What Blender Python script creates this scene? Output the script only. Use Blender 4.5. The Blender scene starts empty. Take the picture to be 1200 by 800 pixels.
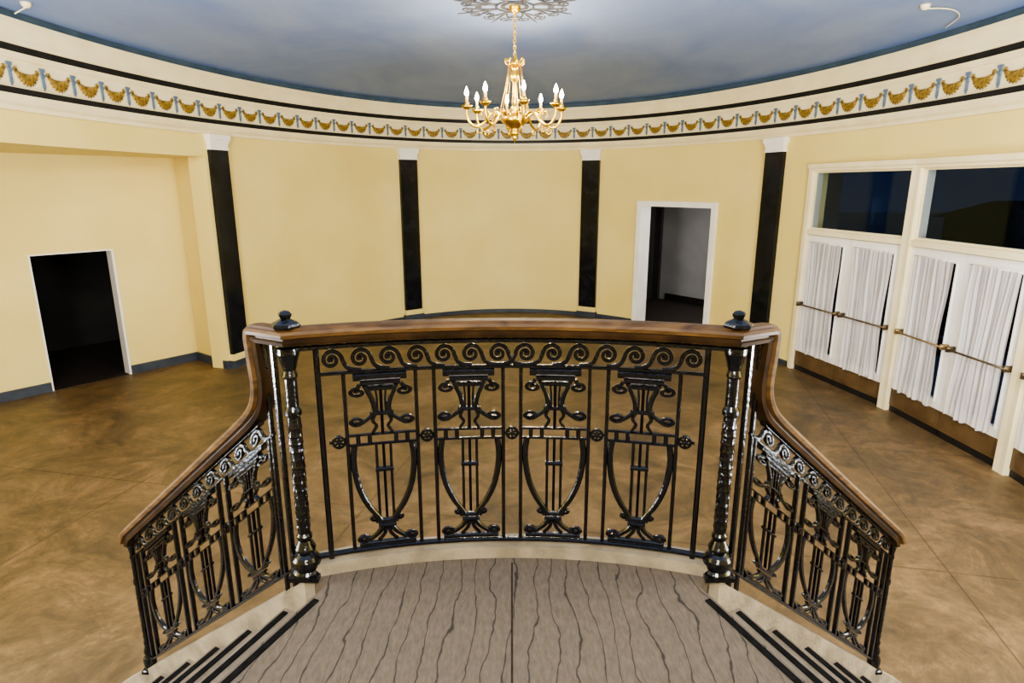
import bpy, math, random
from mathutils import Vector, Matrix
random.seed(4)
pi=math.pi
S=bpy.context.scene
COL=S.collection
try: S.view_settings.look='AgX - Medium High Contrast'
except Exception: pass

# ------------------------------------------------------------ materials
def newmat(name):
    m=bpy.data.materials.new(name); m.use_nodes=True
    nt=m.node_tree; b=nt.nodes['Principled BSDF']
    return m,nt,b
def rgb(c): return (c[0],c[1],c[2],1)
def noisy(name,c1,c2,scale=3,rough=.6,metal=0,detail=6,bump=0,bscale=None,lo=.35,hi=.65,distort=0,spec=.5,stretch=None):
    m,nt,b=newmat(name)
    tc=nt.nodes.new('ShaderNodeTexCoord')
    mp=nt.nodes.new('ShaderNodeMapping'); nt.links.new(tc.outputs['Object'],mp.inputs[0])
    if stretch: mp.inputs['Scale'].default_value=stretch
    n=nt.nodes.new('ShaderNodeTexNoise'); n.inputs['Scale'].default_value=scale; n.inputs['Detail'].default_value=detail
    n.inputs['Distortion'].default_value=distort
    nt.links.new(mp.outputs[0],n.inputs['Vector'])
    r=nt.nodes.new('ShaderNodeValToRGB'); r.color_ramp.elements[0].position=lo; r.color_ramp.elements[1].position=hi
    r.color_ramp.elements[0].color=rgb(c1); r.color_ramp.elements[1].color=rgb(c2)
    nt.links.new(n.outputs[0],r.inputs[0]); nt.links.new(r.outputs[0],b.inputs['Base Color'])
    b.inputs['Roughness'].default_value=rough; b.inputs['Metallic'].default_value=metal
    b.inputs['Specular IOR Level'].default_value=spec
    if bump:
        n2=nt.nodes.new('ShaderNodeTexNoise'); n2.inputs['Scale'].default_value=bscale or scale*8
        nt.links.new(mp.outputs[0],n2.inputs['Vector'])
        bp=nt.nodes.new('ShaderNodeBump'); bp.inputs['Strength'].default_value=bump; bp.inputs['Distance'].default_value=.02
        nt.links.new(n2.outputs[0],bp.inputs['Height']); nt.links.new(bp.outputs[0],b.inputs['Normal'])
    return m
M_wall=noisy('cream_wall',(.72,.56,.175),(.77,.62,.22),.8,.62,bump=.04,bscale=40)
M_white=noisy('cream_trim',(.76,.64,.37),(.82,.71,.44),3,.5)
M_white2=noisy('white_paint',(.78,.74,.66),(.84,.80,.73),3,.45)
M_black=noisy('black_marble',(.003,.004,.006),(.010,.012,.016),6,.15,spec=.35)
M_blackline=noisy('black_paint',(.008,.007,.007),(.014,.013,.012),6,.5,spec=.3)
M_slate=noisy('slate_baseboard',(.025,.032,.045),(.045,.055,.07),5,.45)
M_gold=noisy('gilding',(.12,.07,.010),(.38,.235,.035),30,.5,metal=.2)
M_bluerib=noisy('blue_ribbon_paint',(.08,.12,.17),(.14,.20,.27),12,.6)
M_iron=noisy('black_iron',(.002,.002,.0025),(.005,.005,.006),20,.14,bump=.10,bscale=70,spec=.6)
M_brass=noisy('polished_brass',(.80,.48,.035),(.95,.65,.08),8,.28,metal=1)
M_curb=noisy('stone_curb',(.18,.145,.095),(.30,.25,.17),9,.75,bump=.2,bscale=60)
M_step=noisy('worn_step',(.11,.088,.062),(.18,.145,.105),8,.8,bump=.2,bscale=60)
M_grey=noisy('grey_wall',(.25,.25,.26),(.29,.29,.30),2,.7)
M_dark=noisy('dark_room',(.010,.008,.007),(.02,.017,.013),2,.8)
M_darkfloor=noisy('dark_floor',(.012,.008,.006),(.03,.02,.015),8,.6)
M_tan=noisy('tan_door',(.075,.042,.016),(.12,.072,.03),4,.5)
M_plaster=noisy('medallion_plaster',(.045,.050,.060),(.14,.13,.115),14,.8,spec=.1)
M_rubber=noisy('black_rubber',(.004,.004,.004),(.008,.008,.008),30,.9,spec=.1)
M_seam=noisy('seam_brown',(.02,.014,.010),(.035,.025,.018),30,.9,spec=.1)
M_roof=noisy('dark_building',(.004,.0045,.007),(.008,.009,.013),4,.9,spec=.1)
M_gloss=noisy('sky_gloss_ground',(.01,.012,.02),(.02,.022,.03),.4,.25)  # gloss added so the ground mirrors navy sky into the windows
M_rod=noisy('bronze_bar',(.10,.07,.04),(.18,.13,.07),20,.35,metal=.7)
M_rodb=noisy('aged_brass',(.22,.15,.06),(.36,.25,.11),20,.4,metal=.7)

# ceiling
M_ceil,nt,b=newmat('blue_ceiling')
tc=nt.nodes.new('ShaderNodeTexCoord')
mpc=nt.nodes.new('ShaderNodeMapping'); mpc.inputs['Scale'].default_value=(1,.55,1); nt.links.new(tc.outputs['Object'],mpc.inputs[0])
n=nt.nodes.new('ShaderNodeTexNoise'); n.inputs['Scale'].default_value=.8; n.inputs['Detail'].default_value=12; n.inputs['Roughness'].default_value=.58; n.inputs['Distortion'].default_value=.5
nt.links.new(mpc.outputs[0],n.inputs['Vector'])
r=nt.nodes.new('ShaderNodeValToRGB'); e=r.color_ramp.elements
e[0].position=.30; e[0].color=(.14,.22,.45,1); e[1].position=.72; e[1].color=(.27,.34,.51,1)
nt.links.new(n.outputs[0],r.inputs[0]); nt.links.new(r.outputs[0],b.inputs['Base Color']); b.inputs['Roughness'].default_value=.6
M_ceiledge=noisy('teal_edge',(.03,.06,.09),(.05,.085,.12),4,.6)

# floor : stained concrete with saw cuts
M_floor,nt,b=newmat('stained_concrete')
L=nt.links.new
tc=nt.nodes.new('ShaderNodeTexCoord')
n=nt.nodes.new('ShaderNodeTexNoise'); n.inputs['Scale'].default_value=1.2; n.inputs['Detail'].default_value=15; n.inputs['Roughness'].default_value=.78; n.inputs['Distortion'].default_value=.9
L(tc.outputs['Object'],n.inputs['Vector'])
r=nt.nodes.new('ShaderNodeValToRGB'); e=r.color_ramp.elements
e[0].position=.34; e[0].color=(.050,.037,.019,1); e[1].position=.68; e[1].color=(.225,.145,.070,1)
x=e.new(.5); x.color=(.120,.078,.034,1)
L(n.outputs[0],r.inputs[0])
n2=nt.nodes.new('ShaderNodeTexNoise'); n2.inputs['Scale'].default_value=5; n2.inputs['Detail'].default_value=14; n2.inputs['Distortion'].default_value=1.2; n2.inputs['Roughness'].default_value=.8
L(tc.outputs['Object'],n2.inputs['Vector'])
r2=nt.nodes.new('ShaderNodeValToRGB'); r2.color_ramp.elements[0].position=.36; r2.color_ramp.elements[1].position=.64
r2.color_ramp.elements[0].color=(.66,.69,.68,1); r2.color_ramp.elements[1].color=(1.3,1.22,1.15,1)
L(n2.outputs[0],r2.inputs[0])
mx=nt.nodes.new('ShaderNodeMix'); mx.data_type='RGBA'; mx.blend_type='MULTIPLY'; mx.inputs[0].default_value=1
L(r.outputs[0],mx.inputs[6]); L(r2.outputs[0],mx.inputs[7])
mp=nt.nodes.new('ShaderNodeMapping'); mp.inputs['Rotation'].default_value=(0,0,math.radians(12)); L(tc.outputs['Object'],mp.inputs[0])
bk=nt.nodes.new('ShaderNodeTexBrick'); bk.offset=0; bk.inputs['Scale'].default_value=1; bk.inputs['Brick Width'].default_value=2.3; bk.inputs['Row Height'].default_value=2.3
bk.inputs['Mortar Size'].default_value=.007; bk.inputs['Mortar Smooth'].default_value=.3
bk.inputs['Color1'].default_value=(1,1,1,1); bk.inputs['Color2'].default_value=(1,1,1,1); bk.inputs['Mortar'].default_value=(.4,.35,.3,1)
L(mp.outputs[0],bk.inputs['Vector'])
mx2=nt.nodes.new('ShaderNodeMix'); mx2.data_type='RGBA'; mx2.blend_type='MULTIPLY'; mx2.inputs[0].default_value=.8
L(mx.outputs[2],mx2.inputs[6]); L(bk.outputs[0],mx2.inputs[7]); L(mx2.outputs[2],b.inputs['Base Color'])
rr_=nt.nodes.new('ShaderNodeMapRange'); rr_.inputs['To Min'].default_value=.36; rr_.inputs['To Max'].default_value=.62
L(n2.outputs[0],rr_.inputs['Value']); L(rr_.outputs[0],b.inputs['Roughness'])

# carpet : brown grey with fine wavy dark lines
M_carpet,nt,b=newmat('taupe_carpet'); L=nt.links.new
tc=nt.nodes.new('ShaderNodeTexCoord')
mp=nt.nodes.new('ShaderNodeMapping'); mp.inputs['Scale'].default_value=(1,.40,1); L(tc.outputs['Object'],mp.inputs[0])
w=nt.nodes.new('ShaderNodeTexWave'); w.wave_type='BANDS'; w.bands_direction='X'; w.wave_profile='SIN'; w.inputs['Scale'].default_value=4.7
w.inputs['Distortion'].default_value=7.5; w.inputs['Detail'].default_value=4; w.inputs['Detail Scale'].default_value=1.3; w.inputs['Detail Roughness'].default_value=.5
L(mp.outputs[0],w.inputs['Vector'])
r=nt.nodes.new('ShaderNodeValToRGB'); e=r.color_ramp.elements
e[0].position=.0; e[0].color=(.018,.014,.011,1); e[1].position=.020; e[1].color=(.104,.081,.058,1)
L(w.outputs[1],r.inputs[0])
n=nt.nodes.new('ShaderNodeTexNoise'); n.inputs['Scale'].default_value=45; n.inputs['Detail'].default_value=9; n.inputs['Roughness'].default_value=.7
mp3=nt.nodes.new('ShaderNodeMapping'); mp3.inputs['Scale'].default_value=(1.8,.5,1); L(tc.outputs['Object'],mp3.inputs[0]); L(mp3.outputs[0],n.inputs['Vector'])
r2=nt.nodes.new('ShaderNodeValToRGB'); r2.color_ramp.elements[0].position=.3; r2.color_ramp.elements[1].position=.7
r2.color_ramp.elements[0].color=(.68,.67,.66,1); r2.color_ramp.elements[1].color=(1.28,1.28,1.28,1)
L(n.outputs[0],r2.inputs[0])
mx=nt.nodes.new('ShaderNodeMix'); mx.data_type='RGBA'; mx.blend_type='MULTIPLY'; mx.inputs[0].default_value=1
L(r.outputs[0],mx.inputs[6]); L(r2.outputs[0],mx.inputs[7]); L(mx.outputs[2],b.inputs['Base Color'])
b.inputs['Roughness'].default_value=.85
bp=nt.nodes.new('ShaderNodeBump'); bp.inputs['Strength'].default_value=.2; bp.inputs['Distance'].default_value=.006
L(n.outputs[0],bp.inputs['Height']); L(bp.outputs[0],b.inputs['Normal'])

# wood handrail
M_wood=noisy('handrail_wood',(.038,.018,.006),(.150,.080,.025),7,.42,detail=8,distort=1.0,stretch=(1,1,4),lo=.3,hi=.78,spec=.28)
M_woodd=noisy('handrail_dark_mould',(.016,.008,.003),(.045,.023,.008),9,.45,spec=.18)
# curtain
M_curt,nt,b=newmat('sheer_curtain')
b.inputs['Base Color'].default_value=(.69,.64,.60,1); b.inputs['Roughness'].default_value=.8
tr=nt.nodes.new('ShaderNodeBsdfTransparent'); ms=nt.nodes.new('ShaderNodeMixShader')
n=nt.nodes.new('ShaderNodeTexNoise'); n.inputs['Scale'].default_value=3
r=nt.nodes.new('ShaderNodeValToRGB'); r.color_ramp.elements[0].color=(.12,.12,.12,1); r.color_ramp.elements[1].color=(.54,.54,.54,1)
nt.links.new(n.outputs[0],r.inputs[0]); nt.links.new(r.outputs[0],ms.inputs[0])
nt.links.new(b.outputs[0],ms.inputs[1]); nt.links.new(tr.outputs[0],ms.inputs[2]); nt.links.new(ms.outputs[0],nt.nodes['Material Output'].inputs[0])
# glass
M_glass,nt,b=newmat('window_glass')
g=nt.nodes.new('ShaderNodeBsdfGlossy'); g.inputs['Roughness'].default_value=.03; g.inputs['Color'].default_value=(.6,.75,1,1)
tr=nt.nodes.new('ShaderNodeBsdfTransparent'); tr.inputs[0].default_value=(.75,.8,.9,1); ms=nt.nodes.new('ShaderNodeMixShader'); ms.inputs[0].default_value=.025
nt.links.new(tr.outputs[0],ms.inputs[1]); nt.links.new(g.outputs[0],ms.inputs[2]); nt.links.new(ms.outputs[0],nt.nodes['Material Output'].inputs[0])
def emis(name,c,s):
    m,nt,b=newmat(name); b.inputs['Base Color'].default_value=rgb(c); b.inputs['Emission Color'].default_value=rgb(c); b.inputs['Emission Strength'].default_value=s
    return m
M_bulb=emis('lit_bulb',(1,.68,.30),90)
M_candle=noisy('candle_sleeve',(.75,.48,.14),(.85,.58,.20),5,.5)

# ------------------------------------------------------------ mesh helpers
def mesh(name,verts,faces,mat,smooth=False,parent=None,base=None,**props):
    me=bpy.data.meshes.new(name); me.from_pydata([tuple(v) for v in verts],[],faces); me.update()
    import bmesh
    bm=bmesh.new(); bm.from_mesh(me); bmesh.ops.recalc_face_normals(bm,faces=bm.faces); bm.to_mesh(me); bm.free()
    if smooth:
        for p in me.polygons: p.use_smooth=True
    me.materials.append(mat)
    o=bpy.data.objects.new(name,me); COL.objects.link(o)
    if parent: attach(o,parent)
    for k,v in props.items(): o[k]=v
    return o
def attach(o,p):
    o.parent=p; o.matrix_parent_inverse=Matrix.Translation(-Vector(p.get('_l',(0,0,0)))) if p.type=='EMPTY' else Matrix.Identity(4)
def empty(name,loc,**props):
    o=bpy.data.objects.new(name,None); o.location=loc; o.empty_display_size=.1; COL.objects.link(o); o['_l']=list(loc)
    for k,v in props.items(): o[k]=v
    return o
class MB:
    def __init__(s): s.v=[]; s.f=[]
    def add(s,vs,fs):
        n=len(s.v); s.v+= [Vector(v) for v in vs]; s.f+=[tuple(i+n for i in f) for f in fs]
    def box(s,fn,a0,a1,b0,b1,c0,c1):
        vs=[fn(a,b_,c) for a in (a0,a1) for b_ in (b0,b1) for c in (c0,c1)]
        s.add(vs,[(0,1,3,2),(4,6,7,5),(0,4,5,1),(2,3,7,6),(0,2,6,4),(1,5,7,3)])
    def ribbon(s,pts,w,t,fn,closed=False,taper=None):
        sec=[(-.5,-.28),(-.28,-.5),(.28,-.5),(.5,-.28),(.5,.28),(.28,.5),(-.28,.5),(-.5,.28)]
        N=len(pts); vs=[]
        for i,p in enumerate(pts):
            a=pts[i-1] if (i>0 or closed) else pts[i]; b_=pts[(i+1)%N] if (i<N-1 or closed) else pts[i]
            dx,dz=b_[0]-a[0],b_[1]-a[1]; l=math.hypot(dx,dz) or 1; nx,nz=-dz/l,dx/l
            ww=w*(taper(i/(N-1)) if taper else 1)
            for q in sec: vs.append(fn(p[0]+nx*q[0]*ww,p[1]+nz*q[0]*ww,q[1]*t))
        fs=[]; K=8
        for i in range(N if closed else N-1):
            j=(i+1)%N
            for k in range(K): fs.append((i*K+k,i*K+(k+1)%K,j*K+(k+1)%K,j*K+k))
        if not closed: fs.append(tuple(range(K))); fs.append(tuple((N-1)*K+k for k in range(K)))
        s.add(vs,fs)
    def tube(s,pts,rad,K=8):
        pts=[Vector(p) for p in pts]; N=len(pts); vs=[]
        rr=rad if callable(rad) else (lambda t:rad)
        ref=None
        for i,p in enumerate(pts):
            T=(pts[min(i+1,N-1)]-pts[max(i-1,0)]).normalized()
            if ref is None: ref=T.orthogonal().normalized()
            A=(ref-T*ref.dot(T)).normalized(); ref=A; B=T.cross(A)
            for k in range(K):
                a=2*pi*k/K; vs.append(p+(A*math.cos(a)+B*math.sin(a))*rr(i/(N-1)))
        fs=[(i*K+k,i*K+(k+1)%K,(i+1)*K+(k+1)%K,(i+1)*K+k) for i in range(N-1) for k in range(K)]
        fs+= [tuple(range(K)),tuple((N-1)*K+k for k in range(K))]
        s.add(vs,fs)
    def lathe(s,prof,c,K=20,flute=None):
        c=Vector(c); N=len(prof); vs=[]
        for r_,z in prof:
            for k in range(K):
                a=2*pi*k/K; rr=r_*(flute(a,z) if flute else 1)
                vs.append(c+Vector((rr*math.cos(a),rr*math.sin(a),z)))
        fs=[(i*K+k,i*K+(k+1)%K,(i+1)*K+(k+1)%K,(i+1)*K+k) for i in range(N-1) for k in range(K)]
        fs+= [tuple(range(K)),tuple((N-1)*K+k for k in range(K))]
        s.add(vs,fs)
    def poly(s,pts,z0,z1):
        n=len(pts); vs=[(p[0],p[1],z0) for p in pts]+[(p[0],p[1],z1) for p in pts]
        fs=[tuple(range(n)),tuple(range(n,2*n))]+[(i,(i+1)%n,n+(i+1)%n,n+i) for i in range(n)]
        s.add(vs,fs)
    def obj(s,name,mat,smooth=False,parent=None,**p): return mesh(name,s.v,s.f,mat,smooth,parent,**p)
def spline(P,n=10):
    out=[]; P=[Vector(p) for p in P]
    for i in range(len(P)-1):
        p0=P[max(i-1,0)];p1=P[i];p2=P[i+1];p3=P[min(i+2,len(P)-1)]
        for k in range(n):
            t=k/n
            out.append(.5*((2*p1)+(p2-p0)*t+(2*p0-5*p1+4*p2-p3)*t*t+(3*p1-p0-3*p2+p3)*t**3))
    out.append(P[-1]); return out
def spiral(cx,cz,r0,r1,a0,turns,n=22,sx=1):
    return [(cx+sx*(r0+(r1-r0)*i/n)*math.cos(a0+2*pi*turns*i/n),cz+(r0+(r1-r0)*i/n)*math.sin(a0+2*pi*turns*i/n)) for i in range(n+1)]

# ------------------------------------------------------------ layout constants
EYE=2.75; A,B,C=4.85,7.85,5.87; LZ=EYE-1.415
def E(th,off=0,z=0):
    x=A*math.sin(th); y=B*math.cos(th)
    n=Vector((-x/A**2,-y/B**2,0)).normalized()
    return Vector((x,C+y,z))+n*off
def ray_th(m):
    best=None
    for i in range(-16000,16001):
        th=i/16000*pi*.75; p=(A*math.sin(th),C+B*math.cos(th))
        if p[1]<=.1: continue
        d=abs(p[0]/p[1]-m)
        if best is None or d<best[0]: best=(d,th)
    return best[1]
def y_th(y,side): return side*math.acos((y-C)/B)
TH_dl,TH_dr=ray_th(.2033),ray_th(.3165)
TH_jl=y_th(9.25,-1)
bayF=[9.35,7.50,5.66,3.82]
TH_r=[y_th(f,1) for f in bayF]
def curved(mb,t0,t1,z0,z1,o0=-.3,o1=0):
    n=max(1,int(abs(t1-t0)/math.radians(.8)))
    vs=[]
    for i in range(n+1):
        th=t0+(t1-t0)*i/n
        vs+= [E(th,o0,z0),E(th,o1,z0),E(th,o1,z1),E(th,o0,z1)]
    fs=[(0,1,2,3),(4*n,4*n+3,4*n+2,4*n+1)]
    for i in range(n):
        for k in range(4): fs.append((4*i+k,4*(i+1)+k,4*(i+1)+(k+1)%4,4*i+(k+1)%4))
    mb.add(vs,fs)
ST=dict(kind='structure')
ZT=4.5
# walls
mb=MB(); curved(mb,TH_jl,TH_dl,0,ZT); curved(mb,TH_dl,TH_dr,2.36,ZT); curved(mb,TH_dr,TH_r[0],0,ZT); mb.obj('wall_far',M_wall,**ST)
mb=MB(); curved(mb,TH_r[0],TH_r[3],3.02,ZT); curved(mb,TH_r[3],pi*.995,0,ZT); mb.obj('wall_right',M_wall,**ST)
TL2=y_th(2.6,-1)
mb=MB(); curved(mb,TL2,TH_jl,3.15,ZT); curved(mb,-pi*.995,TL2,0,ZT); mb.obj('wall_left',M_wall,**ST)
mb=MB(); curved(mb,pi*.995,pi*1.005,0,ZT); mb.obj('wall_near',M_wall,**ST)
# recess
J0=E(TH_jl,-.02); J1=Vector((-5.12,9.80,0)); K1=Vector((-8.05,5.9,0)); K2=E(TL2)+Vector((-2.6,-.3,0))
dirb=(K1-J1).normalized(); nb=Vector((dirb.y,-dirb.x,0)); 
if nb.x<0: nb=-nb
def bw(u,d,z): return J1+dirb*u+nb*d+Vector((0,0,z))
Lb=(K1-J1).length
u0,u1=1.03,2.02
mb=MB(); mb.box(bw,-.1,u0,-.15,0,0,3.3); mb.box(bw,u1,Lb,-.15,0,0,3.3); mb.box(bw,u0,u1,-.15,0,1.86,3.3); mb.obj('wall_recess_back',M_wall,**ST)
def seg(name,P,Q,th,z0,z1,mat,**k):
    d=(Q-P).normalized(); n=Vector((-d.y,d.x,0)); mb=MB()
    mb.box(lambda u,v,z:P+d*u+n*v+Vector((0,0,z)),0,(Q-P).length,0,th,z0,z1); return mb.obj(name,mat,**k)
seg('wall_recess_jamb',J0,J1,-.25,0,3.3,M_wall,**ST)
seg('wall_recess_end',K1,K2,.2,0,3.3,M_wall,**ST)
seg('wall_recess_side',K2,E(TL2,-.1),.2,0,3.3,M_wall,**ST)
mb=MB(); mb.poly([E(TH_jl,-.3),J1,K1,K2,E(TL2,-.3)]+[E(TL2+(TH_jl-TL2)*i/12,-.3) for i in range(1,12)],3.15,3.3); mb.obj('ceiling_recess',M_wall,**ST)
# recess door frame + dark room behind
mb=MB(); mb.box(bw,u0-.016,u0+.012,-.16,.012,0,1.868); mb.box(bw,u1-.010,u1+.010,-.16,.008,0,1.868); mb.box(bw,u0+.012,u1-.010,-.16,.010,1.852,1.868)
mb.obj('door_1',M_white2,kind='structure',label='thin cream frame around a dark doorway')
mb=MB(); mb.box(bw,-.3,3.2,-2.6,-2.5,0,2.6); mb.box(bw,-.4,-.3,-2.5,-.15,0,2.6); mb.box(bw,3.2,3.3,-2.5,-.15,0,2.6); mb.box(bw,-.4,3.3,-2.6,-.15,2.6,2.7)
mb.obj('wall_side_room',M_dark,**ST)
# floor
mb=MB(); mb.poly([(-11,-3,0),(5.6,-3,0),(5.6,9.4,0),(8,11,0),(8,17,0),(-11,17,0)],-.2,0); mb.obj('floor',M_floor,**ST)
# baseboards
mb=MB(); mb.box(bw,0,u0-.02,0,.03,0,.13); mb.box(bw,u1+.02,Lb,0,.03,0,.13); mb.obj('baseboard_recess',M_slate,**ST)
d=(J1-J0).normalized(); nn=Vector((d.y,-d.x,0)); 
mb=MB(); mb.box(lambda u,v,z:J0+d*u+nn*v+Vector((0,0,z)),-.03,(J1-J0).length,-.0,.03,0,.13)
mb.box(lambda u,v,z:J0+d*u-nn*v+Vector((0,0,z)),-.03,(J1-J0).length,-.0,.03,0,.13); mb.obj('baseboard_jamb',M_slate,**ST)
mb=MB(); curved(mb,TH_jl,TH_dl-.01,0,.08,0,.03); curved(mb,TH_dr+.012,TH_r[0]-.01,0,.08,0,.03); mb.obj('baseboard_far',M_slate,**ST)
# ---------------- entablature (trim)
def ring(name,prof,mat,t0=-pi,t1=pi,n=240,smooth=False,**k):
    vs=[];K=len(prof)
    for i in range(n):
        th=t0+(t1-t0)*i/n
        for o,z in prof: vs.append(E(th,o,z))
    fs=[(i*K+a,i*K+(a+1)%K,((i+1)%n)*K+(a+1)%K,((i+1)%n)*K+a) for i in range(n) for a in range(K)]
    return mesh(name,vs,fs,mat,smooth,kind='structure',**k)
ring('trim_1',[(-.02,3.46),(.03,3.46),(.04,3.50),(.07,3.53),(.09,3.57),(.09,3.605),(-.02,3.605)],M_white)
ring('trim_2',[(-.02,3.605),(.08,3.605),(.08,3.665),(-.02,3.665)],M_blackline)
ring('trim_3',[(-.02,3.665),(.05,3.665),(.05,3.93),(-.02,3.93)],M_white)
ring('trim_4',[(-.02,3.93),(.07,3.93),(.09,3.965),(.09,3.99),(-.02,3.99)],M_white)
ring('trim_5',[(-.02,3.99),(.07,3.99),(.07,4.06),(-.02,4.06)],M_blackline)
ring('trim_6',[(-.02,4.06),(.09,4.06),(.10,4.09),(.10,4.12),(.11,4.16),(.125,4.20),(.14,4.225),(.14,4.28),(-.02,4.28)],M_white)
ring('trim_7',[(-.02,4.28),(.08,4.28),(.08,4.36),(-.02,4.36)],M_ceiledge)
# ceiling dome
vs=[];fs=[];R_,K_=14,96
def dome(x,y):
    t=math.hypot(x/A,(y-C)/B); return 4.36+.25*(1-t*t)
for i in range(R_+1):
    t=i/R_
    for k in range(K_):
        a=2*pi*k/K_; x=A*1.0*t*math.sin(a); y=C+B*t*math.cos(a); vs.append((x,y,dome(x,y)))
for i in range(R_):
    for k in range(K_): fs.append((i*K_+k,i*K_+(k+1)%K_,(i+1)*K_+(k+1)%K_,(i+1)*K_+k))
o=mesh('ceiling',vs,fs,M_ceil,True,**ST)

# garland swags
def arcpos(th0,th1,step):
    out=[];acc=0;N=6000;prev=E(th0);nxt=0
    for i in range(N+1):
        th=th0+(th1-th0)*i/N;p=E(th);acc+=(p-prev).length;prev=p
        if acc>=nxt: out.append(th);nxt+=step
    return out
SPC=.405
def build_swag():
    mb=MB()
    pts=[];N=36
    for i in range(N+1):
        t=-1+2*i/N; pts.append((.126*t,-.036+.068*abs(t)**2.0))
    vs=[];K=8
    fn=lambda u,z,d:Vector((u,-d,z))
    sec=[(math.cos(2*pi*k/K),math.sin(2*pi*k/K)) for k in range(K)]
    for i,p in enumerate(pts):
        a=pts[max(i-1,0)];b_=pts[min(i+1,N)];dx,dz=b_[0]-a[0],b_[1]-a[1];l=math.hypot(dx,dz);nx,nz=-dz/l,dx/l
        t=-1+2*i/N; ww=.016+.036*(1-abs(t)**2.2); ww*=1+.20*(1 if i%4<2 else -1)
        for q in sec: vs.append(fn(p[0]+nx*q[0]*ww,p[1]+nz*q[0]*ww,.006+q[1]*.011))
    fs=[(i*K+k,i*K+(k+1)%K,(i+1)*K+(k+1)%K,(i+1)*K+k) for i in range(N) for k in range(K)]+[tuple(range(K)),tuple(N*K+k for k in range(K))]
    mb.add(vs,fs)
    for sx in(-1,1):
        mb.ribbon([(sx*q[0],q[1]) for q in spiral(.128,.054,.022,.006,-pi/2,1.1,14)],.015,.014,lambda u,z,d:Vector((u,-d-.008,z)))
    m2=MB(); f2=lambda u,v,z:Vector((u,v,z))
    m2.box(f2,-.019,.019,-.010,.0,-.075,.075); m2.box(f2,-.032,.032,-.014,.0,.075,.105)
    m2.add([f2(-.019,-.010,-.075),f2(.019,-.010,-.075),f2(0,-.010,-.11),f2(-.019,0,-.075),f2(.019,0,-.075),f2(0,0,-.11)],[(0,1,2),(3,5,4),(0,2,5,3),(1,4,5,2)])
    m2.ribbon([(-.028,.05),(-.014,.025),(0,.038),(.014,.025),(.028,.05)],.011,.014,lambda u,z,d:Vector((u,-.014-d,z)))
    return mb,m2
sw,rb=build_swag(); first=None
for th in arcpos(y_th(1.8,-1),y_th(1.8,1),SPC):
    p=E(th,.055,3.79); n=(E(th,1)-E(th,0)).normalized()
    ang=math.atan2(n.x,-n.y)
    if first is None:
        o=sw.obj('garland_swag',M_gold,True); r_=rb.obj('ribbon_drop',M_bluerib); first=(o,r_)
    else:
        o=first[0].copy(); r_=first[1].copy(); COL.objects.link(o); COL.objects.link(r_)
    o.location=p; o.rotation_euler=(0,0,ang); r_.parent=o; r_.matrix_parent_inverse=Matrix.Identity(4); r_.location=(SPC/2,0,0)
    o['label']='gilded plaster leaf garland swag on cream frieze'; o['category']='garland ornament'; o['group']='gilded garlands along the frieze'
    r_['label']='blue painted ribbon drop'

# pilasters
def pil(m,wd=.38):
    th=ray_th(m); c=E(th,0); n=(E(th,1)-c).normalized(); t=Vector((n.y,-n.x,0))
    e=empty('pilaster',c,label='black marble pilaster with cream moulded capital on curved wall',category='pilaster',group='black wall pilasters')
    fn=lambda u,v,z:c+t*u+n*v+Vector((0,0,z))
    h=wd/2
    mb=MB(); mb.box(fn,-h,h,.002,.07,.22,3.25); mb.obj('shaft',M_black,parent=e)
    mb=MB(); mb.box(fn,-h-.01,h+.01,.002,.085,3.25,3.285); mb.box(fn,-h,h,.002,.075,3.285,3.345); mb.box(fn,-h-.015,h+.015,.002,.09,3.345,3.385); mb.box(fn,-h-.03,h+.03,.002,.11,3.385,3.46); mb.obj('capital',M_white2,parent=e)
    mb=MB(); mb.box(fn,-h-.01,h+.01,.002,.08,.12,.22); mb.obj('pilaster_base',M_wall,parent=e)
    mb=MB(); mb.box(fn,-h-.03,h+.03,.002,.10,0,.12); mb.obj('plinth',M_slate,parent=e)
pil(-.4555,.34); pil(-.162,.38); pil(.1235,.38); pil(.4085,.37)

# far door
mb=MB()
w1=math.radians(.85)
curved(mb,TH_dl-w1,TH_dl+.002,0,2.46,-.32,.04); curved(mb,TH_dr-.002,TH_dr+w1,0,2.46,-.32,.04); curved(mb,TH_dl,TH_dr,2.36,2.46,-.32,.04)
mb.obj('door_2',M_white2,kind='structure',label='white moulded frame around an open doorway')
P=E(TH_dl,-.3);Q=E(TH_dr,-.3);dd=(Q-P).normalized();no=Vector((dd.y,-dd.x,0)); 
if no.y<0: no=-no
fb=lambda u,v,z:P+dd*u+no*v+Vector((0,0,z)); W=(Q-P).length
mb=MB(); mb.box(fb,-1.8,W+.8,2.4,2.5,0,2.9); mb.box(fb,W+.7,W+.8,.05,2.4,0,2.9); mb.box(fb,-1.8,W+.8,0.05,2.5,2.9,3.0)
mb.obj('wall_far_room',M_grey,**ST)
mb=MB(); mb.box(fb,-1.8,-1.7,.05,2.4,0,2.9); mb.box(fb,-1.7,-1.52,2.2,2.28,0,2.7); mb.obj('wall_far_room_side',M_dark,**ST)
mb=MB(); mb.box(fb,-1.42,W+.7,2.36,2.4,0,.16); mb.obj('baseboard_far_room',M_blackline,**ST)
mb=MB(); mb.box(fb,-1.7,W+.7,.04,2.36,0,.004); mb.obj('floor_far_room',M_darkfloor,**ST)
mb=MB(); mb.box(bw,-.3,3.2,-2.5,-.0,0,.004); mb.obj('floor_side_room',M_darkfloor,**ST)

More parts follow.
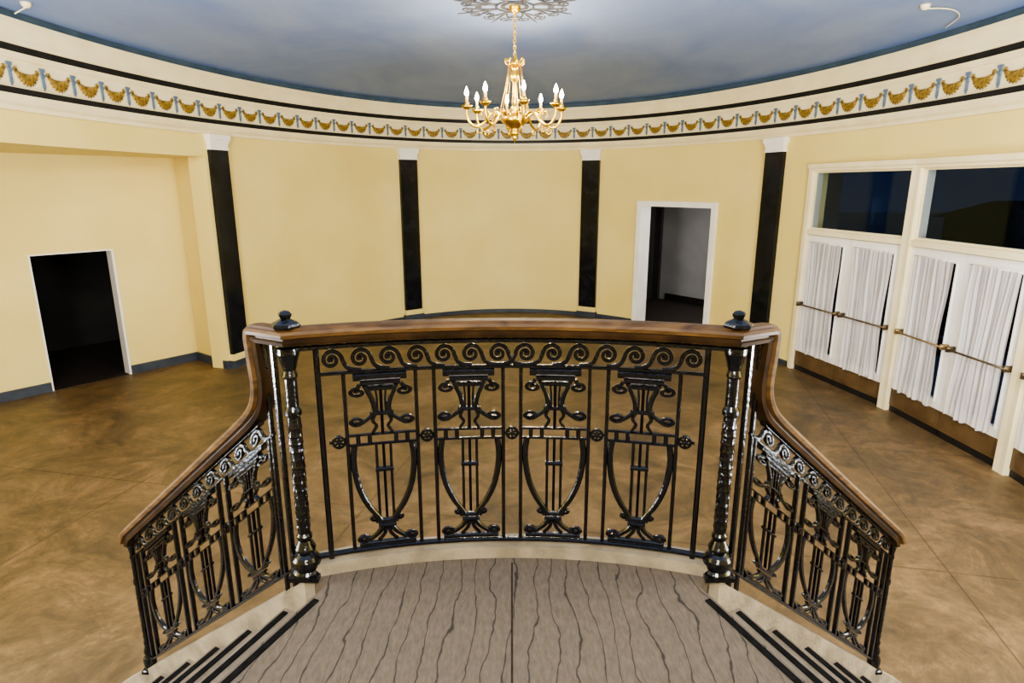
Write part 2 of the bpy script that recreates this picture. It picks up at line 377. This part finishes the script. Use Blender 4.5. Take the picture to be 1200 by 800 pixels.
# french-door bays
wn=0;dn=2
for i in range(3):
    Pa=E(TH_r[i]);Pb=E(TH_r[i+1]);u=(Pb-Pa).normalized();n=Vector((u.y,-u.x,0)); 
    if n.x>0:n=-n
    Lw=(Pb-Pa).length; fn=lambda a,v,z,Pa=Pa,u=u,n=n:Pa+u*a+n*v+Vector((0,0,z))
    mb=MB(); pw=.07
    for a0 in ([0,Lw-pw]): mb.box(fn,a0,a0+pw,-.14,.05,0,3.02)
    mb.box(fn,pw,Lw-pw,-.14,.04,2.06,2.13); mb.box(fn,pw,Lw-pw,-.14,.05,2.95,3.02)
    mb.box(fn,0,Lw,.05,.075,2.99,3.05)
    mb.obj('trim_%d'%(8+i),M_white,kind='structure',label='cream painted timber door and transom frame')
    wn+=1
    mb=MB(); a0,a1=pw,Lw-pw
    for q in [(a0,a0+.03,2.13,2.95),(a1-.03,a1,2.13,2.95)]: mb.box(fn,q[0],q[1],-.06,.0,q[2],q[3])
    mb.box(fn,a0+.03,a1-.03,-.06,0,2.13,2.16); mb.box(fn,a0+.03,a1-.03,-.06,0,2.925,2.95)
    wo=mb.obj('window_%d'%wn,M_white,kind='structure',label='dark transom window pane in cream frame')
    mb=MB(); mb.box(fn,a0+.03,a1-.03,-.035,-.025,2.16,2.925); g=mb.obj('pane',M_glass); g.parent=wo
    half=(a1-a0)/2
    for j in range(2):
        b0=a0+j*half+.004;b1=a0+(j+1)*half-.004; dn+=1
        mb=MB(); st=.115
        mb.box(fn,b0,b0+st,-.07,.0,.30,2.05); mb.box(fn,b1-st,b1,-.07,.0,.30,2.05); mb.box(fn,b0+st,b1-st,-.07,.0,1.95,2.05)
        mb.box(fn,b0+st,b1-st,-.07,-.0,.30,.40)
        for q in ((b0+st-.016,b0+st,.38,1.95),(b1-st,b1-st+.016,.38,1.95)): mb.box(fn,q[0],q[1],0,.014,q[2],q[3])
        mb.box(fn,b0+st,b1-st,0,.014,1.934,1.95)
        do=mb.obj('door_%d'%dn,M_white2,kind='structure',label='white glazed french door with sheer curtain and push bar')
        mb=MB(); mb.box(fn,b0,b1,-.07,-.0,.08,.30); mb.box(fn,b0+.08,b1-.08,-.0,.01,.12,.27); k=mb.obj('kick_panel',M_tan);k.parent=do;k['label']='brown painted kick panel'
        mb=MB(); mb.box(fn,b0,b1,-.075,-.01,.0,.08); k=mb.obj('threshold',M_blackline);k.parent=do
        mb=MB(); mb.box(fn,b0+st,b1-st,-.05,-.04,.40,1.95); g=mb.obj('pane',M_glass); g.parent=do
        mb=MB(); mb.tube([fn(b0+.03,.085,1.03),fn(b1-.03,.085,1.03)],.012,8)
        for q in (b0+.045,b1-.045): mb.box(fn,q-.014,q+.014,.0,.095,1.0,1.06)
        k=mb.obj('push_bar',M_rodb if (i==1 and j==0) else M_rod,True);k.parent=do;k['label']='slim metal push bar'
        # curtain
        cw=(b1-b0)-2*(st-.006); c0=b0+st-.006; NU,NV=120,34; vs=[];fs=[]
        ph=random.random()*6
        fr=[random.uniform(.85,1.15) for _ in range(4)]
        for vi in range(NV+1):
            v=vi/NV; z=1.960-v*(1.64)
            pinch=1-.08*math.exp(-((v-.52)/.26)**2)-.01*v
            for ui in range(NU+1):
                uu=ui/NU
                wv=uu+.030*math.sin(v*3.0+ph)+.012*math.sin(v*8+uu*7+ph)
                off=.011*math.sin(wv*46*fr[0]+ph)+.007*math.sin(wv*77*fr[1]+ph*2+v*2)+.012*math.sin(wv*15*fr[2]+v*2.5)
                hem=(.018*math.sin(uu*15+ph)+.008*math.sin(uu*41))*v**6
                vs.append(fn(c0+cw*(.5+(uu-.5)*pinch)+.008*math.sin(v*5+ph)*v,.040+off*(.35+.75*v),z+hem))
        for vi in range(NV):
            for ui in range(NU): fs.append((vi*(NU+1)+ui,vi*(NU+1)+ui+1,(vi+1)*(NU+1)+ui+1,(vi+1)*(NU+1)+ui))
        co=mesh('curtain',vs,fs,M_curt,True,label='gathered white sheer curtain hung on french door',category='curtain',group='sheer curtains on the french doors')
        mb=MB(); mb.tube([fn(c0-.01,.034,1.955),fn(c0+cw+.01,.034,1.955)],.008,8); k=mb.obj('curtain_rod',M_white2,True);k.parent=co
# outside
mb=MB(); mb.poly([(9,-4,0),(60,-4,0),(60,70,0),(9,70,0)],-.3,-.1); mb.obj('ground_outside',M_gloss,kind='structure')
for (x,y,w_,d_,h_) in [(15,17,5,5,1.7),(16,11.5,4,3.5,1.5)]:
    fn=lambda a,b_,c_:Vector((x+a,y+b_,c_)); mb=MB(); mb.box(fn,0,w_,0,d_,-.1,h_)
    mb.add([fn(-.3,-.3,h_),fn(-.3,d_+.3,h_),fn(-.3,d_/2,h_+.6),fn(w_+.3,-.3,h_),fn(w_+.3,d_+.3,h_),fn(w_+.3,d_/2,h_+.6)],[(0,1,2),(3,5,4),(0,2,5,3),(1,4,5,2),(0,3,4,1)])
    mb.obj('building',M_roof,label='dark gabled building seen through the windows',category='building')

# ------------------------------------------------------------ staircase
RB=2.19; YC=.01; AN=math.radians(20.5)
stair=empty('staircase',(0,1,0),label='carpeted stair landing with flights down both sides',category='staircase')
def arc(al,r=RB,z=0): return Vector((r*math.sin(al),YC+r*math.cos(al),z))
NWx,NWy=.767,YC+RB*math.cos(AN)
ca=math.radians(28); cn=math.radians(22)
def W3(side,s,n,z,c2=None):
    c2=ca if c2 is None else c2
    x=-NWx-math.cos(ca)*s-math.sin(c2)*n; y=NWy+math.sin(ca)*s-math.cos(c2)*n
    return Vector((x if side<0 else -x,y,z))
def W4(side,s,n,z): return W3(side,s,n,z,cn)
s1=-.108; G=.225; RZ=.17
left=[W4(-1,s1,n,0) for n in (0.0,2.0)]; right=[W4(1,s1,n,0) for n in (2.0,0.0)]
pts=[arc(AN*(-1+2*i/24),RB-.02) for i in range(25)]
poly=pts+[right[1],right[0],Vector((1.2,-1.55,0)),Vector((-1.2,-1.55,0)),left[1],left[0]]
mb=MB(); mb.poly(poly,0,LZ); mb.obj('landing',M_carpet,parent=stair)
mb=MB(); mb.box(lambda a,b_,c_:Vector((a,b_,c_)),-.003,.003,-1.5,2.13,LZ,LZ+.002); mb.obj('carpet_seam',M_seam,parent=stair)
mb=MB(); mb.poly([arc(AN*(-1.02+2.04*i/24),RB-.036) for i in range(25)]+[arc(AN*(1.02-2.04*i/24),RB+.06) for i in range(25)],0,LZ+.048); mb.obj('landing_curb',M_curb,parent=stair,label='pale stone curb')
sl=RZ/G
def tz(s): return LZ-sl*(s+.12)+.070
for side in(-1,1):
    mb=MB()
    mb.box(lambda s,n,z:W4(side,s,n,z),s1-.035,s1-.012,.10,1.95,LZ,LZ+.004); mb.obj('nosing_strip',M_rubber,parent=stair,label='black rubber anti-slip strip')
    for k in range(1,8):
        zt=LZ-RZ*k
        mb=MB(); mb.box(lambda s,n,z:W4(side,s,n,z),s1+G*(k-1)+.001,s1+G*k,.0,1.9,0,zt)
        st=mb.obj('step',M_step,parent=stair)
        mb=MB(); mb.box(lambda s,n,z:W4(side,s,n,z),s1+G*k-.035,s1+G*k-.012,.045,1.85,zt,zt+.004); o=mb.obj('nosing_strip',M_rubber,label='black rubber anti-slip strip'); o.parent=st; o.matrix_parent_inverse=Matrix.Identity(4)
    mb=MB(); vs=[]
    for s in (-.02,1.44):
        for n in (-.045,.026):
            vs+= [W3(side,s,n,0),W3(side,s,n,min(LZ+.048,tz(s)))]
    mb.add(vs,[(0,1,3,2),(4,6,7,5),(0,4,5,1),(2,3,7,6),(1,5,7,3),(0,2,6,4)])
    mb.obj('stringer',M_curb,parent=stair,label='pale stone stringer')

# ------------------------------------------------------------ balustrade
bal=empty('balustrade',(0,2.15,LZ),label='black wrought iron balustrade with lyre panels and wooden handrail',category='balustrade')
def T(s): return LZ+.64-.79*(s-.19)
wp=spline([Vector((a,LZ+b_,0)) for a,b_ in [(.0,.95),(.05,.95),(.10,.95),(.152,.948),(.174,.936),(.182,.905),(.180,.86),(.175,.80),(.170,.745),(.174,.70),(.190,.66),(.218,.624),(.255,.590)]],4)
wing=[(p.x,p.y) for p in wp]+[(s,T(s)) for s in [.31,.45,.65,.85,1.0,1.10,1.15]]
wing+= [(1.170,T(1.17)-.008),(1.19,T(1.19)-.03)]
path=[(W3(-1,s,0,z),-1) for s,z in reversed(wing[1:])]
path+=[(arc(AN*(-1+2*i/36),RB,LZ+.95),0) for i in range(37)]
path+=[(W3(1,s,0,z),1) for s,z in wing[1:]]
half=[(.0,.0),(.023,-.002),(.032,-.008),(.041,-.011),(.047,-.020),(.044,-.032),(.031,-.038),(.031,-.043),(.038,-.049),(.033,-.062)]
prof=[(-a,b_) for a,b_ in reversed(half[1:])]+half
vs=[];K=len(prof);N=len(path)
for i,(p,sd) in enumerate(path):
    a=path[max(i-1,0)][0];b_=path[min(i+1,N-1)][0];Tn=(b_-a).normalized()
    if sd==0 and abs(p.x)<NWx-.01: Sd=Vector((p.x,p.y-YC,0)).normalized()
    elif sd==0:
        s_=1 if p.x>0 else -1
        Sd=Vector(((-math.sin(ca)+math.sin(AN))*s_,math.cos(ca)+math.cos(AN),0)).normalized()*1.09
    else: Sd=Vector((-math.sin(ca)*sd,math.cos(ca),0))
    U=(-Sd).cross(Tn)
    U.normalize()
    if U.z<-.5: U=-U
    for q in prof: vs.append(p+Sd*q[0]+U*q[1])
fs=[(i*K+k,i*K+(k+1)%K,(i+1)*K+(k+1)%K,(i+1)*K+k) for i in range(N-1) for k in range(K)]
cap=[tuple(range(K)),tuple((N-1)*K+k for k in range(K))]
hr=mesh('handrail',vs,fs+cap,M_wood,False,parent=bal,label='moulded brown wooden handrail')
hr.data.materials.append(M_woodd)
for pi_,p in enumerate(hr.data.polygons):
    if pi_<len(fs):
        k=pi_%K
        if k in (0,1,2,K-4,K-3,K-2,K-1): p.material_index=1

def front(ac):
    return lambda u,z,d: arc(ac+u/RB,RB+d,z)
WK=1.32
def panel(fn,name='lyre_panel',kx=1.12):
    mb=MB(); t=.018; bx=.12/kx
    def rib(p,w_=.0105,t_=t,taper=None):
        for sx in(-1,1): mb.ribbon([(sx*q[0]*kx,q[1]) for q in p],w_*WK,t_,fn,taper=taper)
    def hb(h,x,w_=.010,t_=.018): mb.ribbon([(-x*kx,h),(-x/2*kx,h),(0,h),(x/2*kx,h),(x*kx,h)],w_*WK*1.3,t_,fn)
    hb(.980,.080,.022,.028); hb(.946,.060,.017,.024); hb(.914,.044,.014,.020)
    rib([(.062,.94)]+spiral(.068,.895,.025,.006,pi/2,-1.25)[0:] ,.011)
    rib(spline([(.046,.93,0),(.036,.89,0),(.026,.85,0),(.021,.80,0),(.032,.765,0),(.054,.735,0),(.074,.715,0)],6),.014)
    rib(spiral(.074,.736,.023,.006,-pi/2,1.2),.011)
    rib([(0,.93),(0,.78)],.008,.012); rib([(.016,.92),(.012,.85),(.012,.78)],.005,.012)
    hb(.775,.036,.012)
    rib(spline([(.020,.77,0),(.028,.735,0),(.018,.705,0),(.03,.67,0)],6),.009)
    hb(.66,bx,.0068); hb(.605,bx,.0068)
    for x in (.04,.075): rib([(x,.66),(x,.605)],.011)
    rib([(0,.77),(0,.66)],.008)
    rib(spline([(.088,.60,0),(.093,.52,0),(.089,.43,0),(.076,.33,0),(.053,.24,0),(.029,.18,0),(.020,.15,0)],8),.016)
    for x in (0,.022,): rib([(x,.605),(x,.17)],.0072,.012)
    hb(.455,.028,.014)
    rib(spiral(.036,.165,.016,.004,pi/2,-1.1,14),.009)
    hb(.150,.036,.014); hb(.122,.028,.012)
    rib(spline([(.014,.12,0),(.026,.085,0),(.05,.052,0),(.07,.035,0)],6),.015)
    rib(spiral(.072,.052,.021,.005,-pi/2,1.15,16),.012)
    rib(spline([(.005,.11,0),(.010,.07,0),(.028,.035,0)],5),.010)
    hb(.018,.090,.014,.018)
    rib([(bx,0),(bx,.25),(bx,.5),(bx,.75),(bx,1.0)],.0098,.020)
    return mb.obj(name,M_iron,parent=bal)
def rosette(fn,z,k=1.0):
    mb=MB()
    mb.ribbon([(.021*k*math.cos(a),z+.021*k*math.sin(a)) for a in [2*pi*i/20 for i in range(20)]],.009,.02,fn,closed=True)
    for i in range(6):
        a=pi*i/3+pi/6; mb.ribbon([(0,z),(.012*math.cos(a),z+.012*math.sin(a)),(.024*math.cos(a),z+.024*math.sin(a))],.007,.022,fn)
    mb.box(lambda a,b_,c_:fn(a,b_,c_),-.006,.006,z-.006,z+.006,-.014,.014)
    mb.ribbon([(-.034,z),(-.019,z)],.009,.014,fn); mb.ribbon([(.019,z),(.034,z)],.009,.014,fn)
    return mb.obj('rosette',M_iron,parent=bal)
PZ0,PZH=LZ+.072,.694
step=math.radians(8.38)
for k in (-1.5,-.5,.5,1.5):
    f=front(k*step); panel(lambda u,h,d,f=f:f(u*1.06,PZ0+PZH*h,d))
for k in (-2,-1,0,1,2):
    f=front(k*step*.995); rosette(f,PZ0+PZH*.632)
f0=front(0)
AE=math.radians(18.15)
def hbar(name,z,w_,t_,a=AE):
    mb=MB(); mb.ribbon([(RB*a*(-1+2*i/30),z) for i in range(31)],w_,t_,f0); mb.obj(name,M_iron,parent=bal)
hbar('top_bar',LZ+.872,.018,.03,AN); hbar('middle_bar',LZ+.772,.012,.022,AE); hbar('bottom_bar',LZ+.064,.016,.024,AN)
for sx in(-1,1):
    mb=MB(); mb.ribbon([(sx*RB*AE,LZ+.045),(sx*RB*AE,LZ+.88)],.020,.022,f0); mb.obj('edge_bar',M_iron,parent=bal)
def scrollband(fn,ustart,n,unit,zc,hh,dirn,name):
    mb=MB()
    for i in range(n):
        cx=ustart+dirn*unit*(i+.60); r0=hh*.84
        sp=[]
        M=34
        for j in range(M+1):
            t=j/M; a=pi*1.02-2*pi*1.65*t; rr=r0*(1-.84*t**.85)
            sp.append((cx+dirn*rr*math.cos(a),zc+rr*math.sin(a)))
        lead=[(p.x,p.y) for p in spline([(cx-dirn*unit*1.02,zc-hh*.98,0),(cx-dirn*unit*.72,zc-hh*.90,0),(cx-dirn*unit*.50,zc-hh*.62,0),(sp[0][0],sp[0][1],0)],5)][:-1]
        mb.ribbon(lead+sp,.0135,.016,fn,taper=lambda t:1.2-.35*t)
        mb.ribbon([(cx-.006,zc),(cx+.006,zc)],.013,.022,fn)
    return mb.obj(name,M_iron,parent=bal)
un=RB*AE/7.5
scrollband(f0,-un*.1,7,un*1.07,LZ+.822,.045,1,'scroll_band'); scrollband(f0,un*.1,7,un*1.07,LZ+.822,.045,-1,'scroll_band')

def newel(x,y,z0,z1,k=1.0):
    h=z1-z0; mb=MB()
    prof=[(.001,0),(.050,0),(.053,.006),(.053,.020),(.046,.030),(.050,.042),(.052,.055),(.050,.068),(.042,.082),(.030,.092),(.036,.104),(.038,.114),(.030,.130),(.023,.145),(.028,.155),(.028,.165),(.022,.175)]
    z=.19
    while z<h-.30:
        prof+= [(.0225,z),(.0245,z+.008),(.0230,z+.018)]; z+=.030
    prof+= [(.022,h-.26),(.029,h-.25),(.029,h-.235),(.021,h-.22),(.021,h-.12),(.027,h-.11),(.021,h-.09),(.030,h-.055),(.038,h-.03),(.038,h-.01),(.001,h)]
    prof=[(r_*k,z_) for r_,z_ in prof]
    mb.lathe(prof,(x,y,z0),32,flute=lambda a,z_:1+(.045*math.cos(8*a+z_*40) if .18<z_<h-.27 else 0))
    fn=lambda a,b_,c_:Vector((x+a,y+b_,c_)); mb.box(fn,-.054*k,.054*k,-.054*k,.054*k,z0-.002,z0+.016)
    return mb.obj('newel_post',M_iron,True if k<1 else False,parent=bal)
def finial(x,y,z):
    mb=MB()
    mb.lathe([(.001,0),(.046,0),(.052,.008),(.048,.016),(.030,.024),(.017,.032),(.022,.040),(.024,.047),(.016,.056),(.001,.060)],(x,y,z),6)
    return mb.obj('finial',M_iron,parent=bal)
for side in(-1,1):
    N0=W3(side,0,0,0); newel(N0.x,N0.y,LZ,LZ+.888); finial(N0.x,N0.y,LZ+.948)
    wf=lambda u,z,d,side=side: W3(side,u,d,z)
    mb=MB(); mb.ribbon([(.072,tz(.072)-.02),(.072,LZ+.888)],.018,.02,wf); mb.obj('side_bar',M_iron,parent=bal)
    mb=MB(); mb.ribbon([(.118,tz(.118)-.02),(.118,LZ+.888)],.014,.018,wf); mb.obj('side_bar',M_iron,parent=bal)
    S0,PS=.272,.330
    for k in range(3):
        sc=S0+k*PS
        def fn(u,h,d,sc=sc,side=side):
            s=sc+u*1.14; return W3(side,s,d,T(s)-.735+.57*h)
        panel(fn)
        if k<3:
            def fr_(u,z,d,sc=sc,side=side):
                s=sc+PS/2+u; return W3(side,s,d,T(s)-.735+z)
            rosette(fr_,.57*.632)
    def slope(z0): return lambda u,z,d,side=side: W3(side,u,d,T(u)+z0+z)
    mb=MB(); mb.ribbon([(1.118,-.735),(1.118,-.17)],.016,.02,slope(0)); mb.obj('side_bar',M_iron,parent=bal)
    for nm,z0,w_,t_ in (('top_bar',-.084,.018,.03),('middle_bar',-.163,.013,.022),('bottom_bar',-.737,.018,.024)):
        mb=MB(); a0={'top_bar':.175,'middle_bar':.118,'bottom_bar':.03}[nm]
        mb.ribbon([(a0+(1.15-a0)*i/12,0) for i in range(13)],w_,t_,slope(z0)); mb.obj(nm,M_iron,parent=bal)
    scrollband(slope(-.124),.150,10,.098,0,.040,1,'scroll_band')
    pe=W3(side,1.155,0,0); newel(pe.x,pe.y,tz(1.155)-.02,T(1.155)-.05,.58)

# ------------------------------------------------------------ chandelier + medallion
CX,CY=.03,7.3; ZC=dome(CX,CY)
mb=MB()
def mfn(x,y,d): return Vector((CX+x,CY+y,ZC-.008-d*.4))
for r_,w_ in ((.13,.04),(.20,.02)):
    mb.ribbon([(r_*math.cos(2*pi*i/40),r_*math.sin(2*pi*i/40)) for i in range(40)],w_,.03,mfn,closed=True)
for k in range(8):
    a=2*pi*k/8+pi/8; ca_,sa_=math.cos(a),math.sin(a)
    rot=lambda p:(p[0]*ca_-p[1]*sa_,p[0]*sa_+p[1]*ca_)
    for sx in(-1,1):
        pp=[(.2,0),(.28,sx*.02),(.38,sx*.07),(.48,sx*.14)]
        sp=[(q.x,q.y) for q in spline([(x_,y_,0) for x_,y_ in pp],6)]
        mb.ribbon([rot(q) for q in sp],.022,.03,mfn,taper=lambda t:1.2-.6*t)
        mb.ribbon([rot((.50+q[0],sx*(.09+q[1]))) for q in spiral(0,0,.075,.015,pi*.6,-1.3,20)],.017,.03,mfn,taper=lambda t:1.1-.5*t)
        mb.ribbon([rot((.36+q[0],sx*(.12+q[1]))) for q in spiral(0,0,.045,.01,-pi*.3,1.1,14)],.012,.025,mfn)
    mb.ribbon([rot(q) for q in [(.2,0),(.4,0),(.55,0),(.68,0)]],.03,.03,mfn,taper=lambda t:.3+1.4*t*(1-t)*2)
mb.obj('ceiling_medallion',M_plaster,label='dark scrolled acanthus medallion on blue ceiling',category='ceiling medallion')
ch=empty('chandelier',(CX,CY,3.23),label='ornate brass chandelier with eight lit candle bulbs hanging by chain',category='chandelier')
cc=(CX,CY,0)
mb=MB(); mb.lathe([(.001,ZC-.07),(.02,ZC-.07),(.05,ZC-.05),(.065,ZC-.015),(.065,ZC-.0),(.001,ZC)],cc,20); mb.obj('canopy',M_brass,True,ch)
mb=MB(); z=4.11;k=0
while z<ZC-.05:
    a=pi/2*(k%2); q=[]
    for i in range(13):
        t=2*pi*i/12; q.append(Vector((CX+.014*math.cos(t)*math.cos(a),CY+.014*math.cos(t)*math.sin(a),z+.02+.024*math.sin(t))))
    mb.tube(q,.005,6); z+=.034;k+=1
mb.obj('chain',M_brass,True,ch)
mb=MB(); mb.lathe([(.001,4.12),(.012,4.115),(.018,4.10),(.012,4.085),(.02,4.07),(.05,4.05),(.085,4.03),(.07,4.015),(.04,4.00),(.03,3.96),(.045,3.93),(.05,3.90),(.03,3.86),(.016,3.84),(.014,3.72),(.022,3.70),(.014,3.68),(.016,3.62),(.04,3.60),(.05,3.57),(.035,3.54),(.05,3.52),(.12,3.50),(.155,3.47),(.15,3.44),(.10,3.40),(.055,3.375),(.04,3.35),(.055,3.33),(.05,3.30),(.025,3.285),(.03,3.27),(.02,3.25),(.008,3.235),(.001,3.205)],cc,24); mb.obj('stem',M_brass,True,ch)
mb=MB()
for k in range(8):
    a=2*pi*k/8+.2; q=[Vector((CX+r_*math.cos(a),CY+r_*math.sin(a),z_)) for r_,z_ in ((.07,4.03),(.085,3.9),(.11,3.75),(.15,3.6),(.16,3.5))]
    mb.tube(q,.0045,6)
    q=[]
    for r_,z_ in ((.08,4.02),(.10,4.04),(.105,4.07),(.09,4.085),(.08,4.065)): q.append(Vector((CX+r_*math.cos(a),CY+r_*math.sin(a),z_)))
    mb.tube(spline(q,4),.007,6)
mb.obj('stay_rod',M_brass,True,ch)
for k in range(8):
    a=2*pi*k/8+.17
    rr=.53
    def pt(r_,z_): return Vector((CX+r_*math.cos(a),CY+r_*math.sin(a),z_))
    mb=MB(); mb.tube(spline([pt(.12,3.47),pt(.20,3.53),pt(.27,3.51),pt(.33,3.43),pt(.42,3.38),pt(.49,3.41),pt(rr,3.49),pt(rr,3.57)],6),.014,8)
    mb.tube(spline([pt(.27,3.51),pt(.31,3.55),pt(.36,3.545),pt(.37,3.50),pt(.34,3.485)],5),.009,6)
    mb.tube(spline([pt(.40,3.38),pt(.36,3.345),pt(.38,3.31),pt(.42,3.33),pt(.41,3.355)],5),.008,6)
    mb.lathe([(.001,3.55),(.02,3.555),(.05,3.575),(.062,3.60),(.055,3.595),(.02,3.585),(.022,3.61),(.026,3.63),(.001,3.63)],pt(rr,0),14)
    arm=mb.obj('arm',M_brass,True,ch)
    mb=MB(); mb.lathe([(.001,3.625),(.015,3.625),(.015,3.69),(.001,3.69)],pt(rr,0),12); o=mb.obj('candle_sleeve',M_candle,True); o.parent=arm; o.matrix_parent_inverse=Matrix.Identity(4)
    mb=MB(); mb.lathe([(.001,3.69),(.011,3.692),(.023,3.715),(.022,3.735),(.011,3.768),(.001,3.79)],pt(rr,0),12); o=mb.obj('bulb',M_bulb,True); o.parent=arm; o.matrix_parent_inverse=Matrix.Identity(4); o['label']='lit flame-shaped bulb'

def fixture(x,y,pts):
    z=dome(x,y); e=empty('ceiling_sensor',(x,y,z),label='small pale ceiling sensor with loose cable',category='ceiling sensor')
    mb=MB(); mb.lathe([(.001,z-.05),(.025,z-.045),(.04,z-.025),(.048,z-.0),(.001,z)],(x,y,0),20); mb.obj('sensor_body',M_white,True,e)
    mb=MB(); mb.tube(spline([(px,py,dome(px,py)-dz) for px,py,dz in pts],8),.006,8); mb.obj('cable',M_white,True,e)
fixture(3.98,6.6,[(3.98,6.6,.04),(4.12,6.6,.02),(4.28,6.62,.02),(4.45,6.8,.02),(4.56,7.15,.02)])
fixture(-4.50,6.35,[(-4.50,6.35,.04),(-4.53,6.3,.08),(-4.58,6.3,.10)])

# ------------------------------------------------------------ lights
def fill_area(loc,rot,size,power,col=(1,.95,.86)):
    l=bpy.data.lights.new('bulb_fill','AREA'); l.shape='DISK'; l.size=size; l.energy=power; l.color=col
    o=bpy.data.objects.new('bulb_fill_light',l); o.location=loc; o.rotation_euler=rot; COL.objects.link(o)
def point(loc,power,rad,col):
    l=bpy.data.lights.new('bulb_fill','POINT'); l.energy=power; l.shadow_soft_size=rad; l.color=col
    o=bpy.data.objects.new('bulb_fill_light',l); o.location=loc; COL.objects.link(o)
warm=(1,.84,.60); R=math.radians
for k in range(4):
    a=2*pi*k/4+.17; point((CX+.50*math.cos(a),CY+.50*math.sin(a),3.86),36,.05,warm)
fill_area((0,-.9,4.0),(R(62),0,0),1.6,280,(1,.96,.88))  # unseen fill added behind the camera, above the landing
fill_area((-3.0,2.6,4.0),(R(42),0,R(14)),1.2,165)  # pair of fills added out of frame to brighten the room
fill_area((3.0,2.6,4.0),(R(42),0,R(-14)),1.2,165)
fill_area((-3.2,1.6,1.6),(R(145),0,R(10)),1.2,390,(.94,.96,1))  # pair of upward fills added to lift the ceiling, no fixture there
fill_area((3.2,1.6,1.6),(R(145),0,R(-10)),1.2,390,(.94,.96,1))
fill_area((-3.9,2.0,1.3),(R(90),0,R(-90)),1.5,110,(.80,.88,1))  # pair of cool side fills added to put glints on the ironwork
fill_area((3.9,2.0,1.3),(R(90),0,R(90)),1.5,110,(.80,.88,1))
fq=fb(W+.4,1.3,2.3); point(fq,130,.15,(1,.97,.95))  # unseen fill added inside the far room to brighten its grey wall
# world
w=bpy.data.worlds.new('World'); S.world=w; w.use_nodes=True
w.node_tree.nodes['Background'].inputs[0].default_value=(.012,.020,.043,1); w.node_tree.nodes['Background'].inputs[1].default_value=1
# camera
cam=bpy.data.cameras.new('Camera'); cam.sensor_width=36; cam.lens=730/1200*36; cam.clip_start=.05
co=bpy.data.objects.new('Camera',cam); COL.objects.link(co); co.location=(0,0,EYE); co.rotation_euler=(math.radians(90-14.04),0,0)
S.camera=co
for o in bpy.data.objects:
    if '_l' in o: del o['_l']
